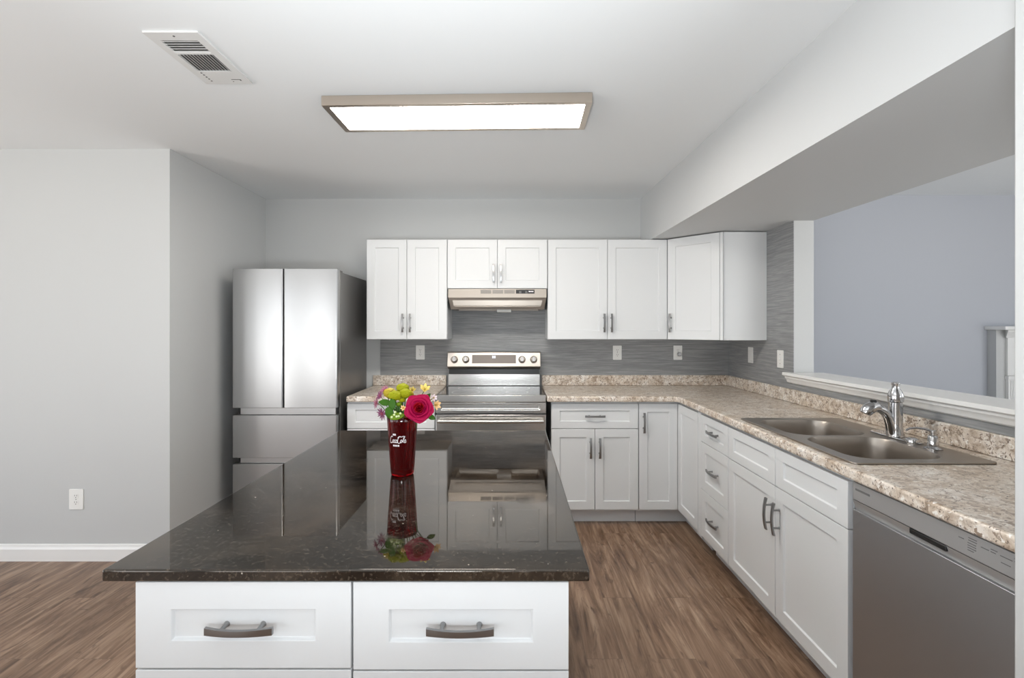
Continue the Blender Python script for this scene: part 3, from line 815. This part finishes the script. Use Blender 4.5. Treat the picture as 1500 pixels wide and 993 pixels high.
# script lettering, drawn as strokes of ribbon-pen tubes (x 0..10, y 0..4)
def arc(cx, cy, rx, ry, a0, a1, n=10):
    return [(cx+rx*math.cos(math.radians(a0+(a1-a0)*k/n)), cy+ry*math.sin(math.radians(a0+(a1-a0)*k/n))) for k in range(n+1)]
strokes = [arc(1.1, 2.0, 1.0, 1.7, 50, 310, 16) + [(2.2, 1.2)],
           arc(2.55, 1.3, .45, .75, 0, 360, 14), arc(3.65, 1.3, .45, .75, 50, 310, 12)+[(4.3, 1.0)],
           arc(4.65, 1.3, .42, .75, 0, 360, 14)+[(5.1, .6), (5.45, .75)],
           arc(6.3, 2.0, 1.0, 1.7, 50, 310, 16)+[(7.2, 1.0)], [(5.0, 3.0), (5.8, 3.7), (7.0, 3.4), (8.2, 3.8), (9.2, 3.5)],
           arc(7.45, 1.3, .42, .75, 0, 360, 14), [(7.95, 1.0), (8.5, 1.9), (8.95, 3.2), (8.75, 3.6), (8.5, 3.2), (8.5, 1.1), (8.8, .6)],
           arc(9.6, 1.3, .42, .75, 0, 360, 14)+[(10.05, .6), (10.5, .9)]]
cu = bpy.data.curves.new('lettering', 'CURVE'); cu.dimensions = '2D'; cu.dimensions = '3D'
cu.bevel_depth = .14; cu.bevel_resolution = 1
for st in strokes:
    sp_ = cu.splines.new('POLY'); sp_.points.add(len(st)-1)
    for p, (x, y) in zip(sp_.points, st): p.co = (x-5+.25*(y-2), y-2, 0, 1)
tmp = bpy.data.objects.new('t', cu); C.objects.link(tmp); bpy.context.view_layer.update()
me = bpy.data.meshes.new_from_object(tmp.evaluated_get(bpy.context.evaluated_depsgraph_get())); bpy.data.objects.remove(tmp)
LS = .0058
for v in me.vertices: v.co = Vector((v.co.x*LS, v.co.y*LS*1.2, v.co.z*LS*.15))
PHI = -.13
wrap(me, PHI, .128); me.materials.clear(); me.materials.append(M['white_print'])
lo = bpy.data.objects.new('script_lettering', me); C.objects.link(lo); lo.parent = cup
for (u0, u1, z0, z1) in ((-.016, -.004, .1425, .1485), (-.016, .008, .1055, .1110)):   # blurred small print above and below
    mb = MB(); n = 4
    for k in range(n):
        a = u0+(u1-u0)*k/n; b = a+(u1-u0)/n*.72
        mb.box(a, b, z0-.128, z1-.128, 0, .0003)
    me = bpy.data.meshes.new('small_print'); mb.bm.to_mesh(me); mb.bm.free(); wrap(me, PHI, .128); me.materials.append(M['white_print'])
    o = bpy.data.objects.new('small_print', me); C.objects.link(o); o.parent = cup

def at(px, py, Y): return Vector(((px-752)*Y/700, Y, 1.375-(py-481)*Y/700))
def stem_to(parent, p, r=.0022):
    """stem from the flower at world p down into the cup (parent located at p, unrotated)"""
    a = Vector((CX+(p.x-CX)*.25, CY+(p.y-CY)*.25, CZ+.016)); b = Vector((CX+(p.x-CX)*.45, CY+(p.y-CY)*.45, CZ+H-.01))
    ln = math.hypot(b.x-CX, b.y-CY)
    pts = [a.lerp(b, k/4) for k in range(5)] + [b.lerp(p, .35)+Vector((0, 0, .008)), b.lerp(p, .7)+Vector((0, 0, .008)), p]
    MB().tube([q-p for q in pts], r, 8).build('stem', M['stem'], parent, smooth=True)
def look(n):                       # matrix whose +Z points along n
    return Vector(n).to_track_quat('Z', 'Y').to_matrix().to_4x4()
def petal(mb, L, Wd, m, cup_=.3, curl=0.0, tip=.6, nu=5, nv=6, th=.0006):
    """petal growing along +x from origin, bending up (+z)"""
    top = []
    for i in range(nv+1):
        v = i/nv; w = Wd*math.sin(PI*min(1, (v*.86+.10)))**.75*(1 if v < tip else 1-.35*((v-tip)/(1-tip))**2)
        row = []
        for j in range(nu+1):
            u = -1+2*j/nu
            x = L*v; y = w*u*.5; z = cup_*(L*v*v*.6 + Wd*.5*u*u*.5) - curl*max(0, v-.6)**2*L*3
            row.append(m @ Vector((x, y, z)))
        top.append(row)
    V = [[mb.bm.verts.new(p) for p in r] for r in top]
    for i in range(nv):
        for j in range(nu): mb.bm.faces.new((V[i][j], V[i][j+1], V[i+1][j+1], V[i+1][j]))
def solid(o, t=.0007):
    md = o.modifiers.new('thick', 'SOLIDIFY'); md.thickness = t; md.offset = 0; return o
FG = None
# rose
p = at(614, 598, 1.60)
rs = thing('rose', 'large open hot-pink rose at the right front of the red tumbler', 'flower', p)
ax = look((.12, -1, .30))
def rose_shell(mb, rad, hgt, n, open_, ph, ruff, wob=.0):
    for k in range(n):
        a0 = ph+2*PI*k/n; span = 2*PI/n*1.35; nu, nv = 8, 6; V = []
        for i in range(nv+1):
            v = i/nv; row = []
            for j in range(nu+1):
                u = -1+2*j/nu; a = a0+u*span/2*(.55+.45*math.sin(PI*(.15+.6*v)))
                edge = 1-.28*abs(u)**2.2*v
                r = rad*(.30+.70*v**.7)+open_*rad*v**3.2 + .0016*u
                z = hgt*v*edge - open_*rad*.55*max(0, v-.62)**1.2*2
                r += ruff*math.sin(5*a+ph*3)*v*v + (.16*rad*(1-abs(u))**1.5*v**5 if rad > .03 else 0)
                row.append(mb.bm.verts.new(ax @ Vector((r*math.cos(a), r*math.sin(a), z-.018))))
            V.append(row)
        for i in range(nv):
            for j in range(nu): mb.bm.faces.new((V[i][j], V[i][j+1], V[i+1][j+1], V[i+1][j]))
mb = MB()
for rad, hgt, n, op, ph in ((.018, .041, 3, .16, .3), (.024, .038, 3, .26, 1.3), (.0305, .033, 4, .30, .5), (.0355, .027, 5, .27, 1.0)):
    rose_shell(mb, rad, hgt, n, op, ph, .0012)
solid(mb.build('outer_petals', M['rose'], rs, smooth=True, ang=80))
mb = MB()
for rad, hgt, n, op, ph in ((.004, .044, 2, .02, .2), (.009, .046, 3, .08, .9), (.014, .045, 3, .14, 2.0)):
    rose_shell(mb, rad, hgt, n, op, ph, .0006)
solid(mb.build('inner_petals', M['rose_in'], rs, smooth=True, ang=80))
MB().lathe([(0, -.024), (.008, -.022), (.013, -.012), (.010, -.004)], 14, cap=False, m=ax).build('hip', M['stem'], rs, smooth=True)
stem_to(rs, p+ax.to_3x3() @ Vector((0, 0, -.02)) - Vector((0, 0, 0)))
rs.children[-1].location = ax.to_3x3() @ Vector((0, 0, -.02))

# yellow-green button chrysanthemums
def mum(label, px, py, Y, r, m):
    p = at(px, py, Y)
    t = thing('button_chrysanthemum', label, 'flower', p, 0, 'button chrysanthemums in the tumbler')
    bm = bmesh.new(); bmesh.ops.create_icosphere(bm, subdivisions=4, radius=1)
    for v in bm.verts:
        n = v.co.normalized(); b = noise.noise(n*7+Vector((px, 0, 0)))*.08 + noise.cell(n*11)*.11
        v.co = Vector((n.x*r*(1.12+b), n.y*r*(1+b), n.z*r*(.82+b)))
    mb = MB(); mb.bm.free(); mb.bm = bm
    mb.build('bloom', m, t, smooth=True, ang=80)
    stem_to(t, p-Vector((0, 0, r*.7))); t.children[-1].location = (0, 0, -r*.7)
mum('topmost round yellow-green button flower in the tumbler bouquet', 590, 568.5, 1.665, .0195, M['mum'])
mum('yellow button flower at the left of the button flower cluster', 571, 575.5, 1.66, .0195, M['mum2'])
mum('round lime-yellow button flower at the front of the cluster', 578.5, 579.5, 1.625, .0195, M['mum'])
mum('yellow-green button flower directly behind the rose', 594, 576.5, 1.64, .0195, M['mum'])
mum('small golden button flower touching the top edge of the rose', 600, 577.5, 1.66, .013, M['mum2'])
mum('tiny olive button bud below the cluster, beside the rose', 589, 586, 1.63, .0095, M['mum'])
mum('tiny pale green bud lowest under the button flowers', 584.5, 592, 1.62, .0085, M['lime'])

# purple asters
def aster(label, px, py, Y, r, nrm, m):
    p = at(px, py, Y)
    t = thing('aster', label, 'flower', p, 0, 'purple asters in the tumbler')
    A = look(nrm); mb = MB()
    for k in range(17):
        mm = A @ Matrix.Rotation(2*PI*k/17+random.uniform(-.08, .08), 4, 'Z') @ Matrix.Translation((r*.18, 0, 0)) @ Matrix.Rotation(random.uniform(-.25, .2), 4, 'Y')
        petal(mb, r*.85, r*.24, mm, .25, nu=2, nv=4)
    solid(mb.build('petals', m, t, smooth=True, ang=80), .0005)
    MB().lathe([(r*.27, 0), (r*.24, r*.12), (0, r*.2)], 14, m=A).build('eye', M['aster_eye'], t, smooth=True)
    stem_to(t, p, .0016)
aster('mauve aster at the top left of the bouquet, behind the yellow buttons', 563, 571.5, 1.68, .019, (-.4, -.7, .6), M['aster2'])
aster('pale purple aster sticking out furthest left of the bouquet', 551.5, 590, 1.65, .020, (-.8, -.6, .15), M['aster2'])
aster('dark purple aster drooping lowest at the left rim of the tumbler', 559.5, 606, 1.62, .022, (-.6, -.85, -.15), M['aster'])
aster('small mauve aster between the uppermost aster and the green leaf', 556.5, 579.5, 1.66, .016, (-.6, -.7, .3), M['aster'])

# lily-like blooms
def lily(label, px, py, Y, r, nrm, m):
    p = at(px, py, Y)
    t = thing('alstroemeria', label, 'flower', p, 0, 'small lilies in the tumbler')
    A = look(nrm); mb = MB()
    for k in range(6):
        mm = A @ Matrix.Rotation(2*PI*k/6+.3, 4, 'Z') @ Matrix.Rotation(-.65 if k % 2 else -.5, 4, 'Y')
        petal(mb, r*1.1, r*.62, mm, .35, .25, nu=4, nv=5)
    solid(mb.build('petals', m, t, smooth=True, ang=80))
    mb = MB()
    for k in range(5):
        a = 2*PI*k/5; mb.tube([A @ Vector((0, 0, 0)), A @ Vector((.25*r*math.cos(a), .25*r*math.sin(a), r*.7))], .0006, 5)
    mb.build('stamens', M['mum2'], t)
    stem_to(t, p, .0016)
lily('pale yellow lily standing highest right of the bouquet, above the rose', 622, 571.5, 1.66, .022, (.2, -.6, .7), M['yel'])
lily('cream lily peeking up between the yellow buttons and the pale yellow lily', 604.5, 572.5, 1.69, .015, (0, -.7, .6), M['yel'])
lily('peach lily right of the rose', 637, 593, 1.63, .020, (.8, -.6, .1), M['peach'])
lily('whitish pink lily just above the peach lily', 634, 583.5, 1.66, .015, (.6, -.6, .4), M['pinkw'])
lily('small peach petal bloom between rose and button cluster', 591.5, 597.5, 1.60, .011, (-.2, -1, .2), M['peach'])

# leaves
def leaf(label, px, py, Y, L, Wd, direc, nrm, m):
    p = at(px, py, Y)
    t = thing('leaf_sprig', label, 'leaf', p, 0, 'green leaves in the tumbler')
    X = Vector(direc).normalized(); Z = Vector(nrm).normalized(); Yv = Z.cross(X).normalized(); Z = X.cross(Yv)
    mm = Matrix((X, Yv, Z)).transposed().to_4x4()
    mb = MB(); petal(mb, L, Wd, mm, -.15, .1, nu=6, nv=8)
    solid(mb.build('blade', m, t, smooth=True, ang=80))
    stem_to(t, p, .0014)
leaf('dark green leaf pointing left under the yellow buttons', 572, 590.5, 1.62, .040, .024, (-1, -.1, .18), (0, -1, .5), M['leaf'])
leaf('bright green leaf hanging below the frontmost button flower', 575, 584, 1.61, .042, .026, (-.05, -.2, -1), (0, -1, .1), M['leaf'])
leaf('broad green leaf resting on the left rim of the tumbler', 567, 597, 1.605, .044, .030, (.35, -.1, -.8), (-.2, -1, .2), M['leaf'])
leaf('lime green leaf bent over the front rim of the tumbler', 571, 612, 1.595, .050, .024, (1, 0, .25), (0, -1, .4), M['lime'])
leaf('small green leaf under the right side of the rose', 626, 608, 1.62, .030, .018, (.9, -.2, -.4), (0, -1, .3), M['leaf'])
leaf('green leaf standing between the pale yellow lily and the rose', 622, 586, 1.66, .030, .018, (.5, -.1, .6), (0, -1, .3), M['leaf'])
leaf('dark green leaf tucked between the button flowers and the beads', 583, 594, 1.635, .036, .026, (.2, -.1, -1), (.2, -1, .2), M['leaf'])
bd = thing('bead_sprig', 'cluster of pale green beads on the front rim of the tumbler', 'flower', at(579, 607, 1.60))
mb = MB()
for (bx, by) in ((579, 603.5), (586.5, 605.5), (581, 610), (574, 611), (577.5, 607.5), (584, 609.5)):
    q = at(bx, by, 1.592)-at(579, 607, 1.60)
    mb.lathe([(0, -.0042), (.003, -.003), (.0042, 0), (.003, .003), (0, .0042)], 10, m=Matrix.Translation(q))
mb.build('beads', M['berry'], bd, smooth=True)
stem_to(bd, at(579, 607, 1.60), .0014)

# ------------------------------------------------------------------ fireplace surround in the living room
fp = thing('fireplace_mantel', 'white fireplace mantel with fluted column against the far living room wall', 'fireplace', (4.56, LIVB-.002, 0))
FW = 1.62
MB().box(0, FW, -.085, 0, 0, 1.36).build('chimney_face', M['wall'], fp)
MB().box(.36, FW-.36, -.0865, -.0852, .05, .80).build('firebox', M['firebox'], fp)
for x in (.085, FW-.235):
    MB().box(x, x+.15, -.115, -.0852, 0, .93).build('pilaster', M['trim'], fp, bevel=.003)
    mb = MB()
    for k in range(6): mb.box(x+.020+k*.0205, x+.031+k*.0205, -.121, -.1152, .12, .885)
    mb.build('fluting', M['trim'], fp, bevel=.002)
    MB().box(x-.008, x+.158, -.123, -.0852, .895, .93).build('pilaster_cap', M['trim'], fp, bevel=.004)
MB().box(.085, FW-.085, -.108, -.0852, .931, 1.285).build('frieze', M['trim'], fp, bevel=.002)
prof = [(-.0852, 1.286), (-.112, 1.286), (-.114, 1.296), (-.130, 1.312), (-.148, 1.330), (-.160, 1.345), (-.160, 1.36), (-.0852, 1.36)]
mb = MB(); mb.loft([[(.085-(-.0852-y)*.7, y, z) for y, z in prof], [(FW-.085+(-.0852-y)*.7, y, z) for y, z in prof]], True, True)
mb.build('crown', M['trim'], fp, bevel=.002)
MB().box(-.03, FW+.03, -.20, 0, 1.361, 1.395).build('shelf', M['trim'], fp, bevel=.005)
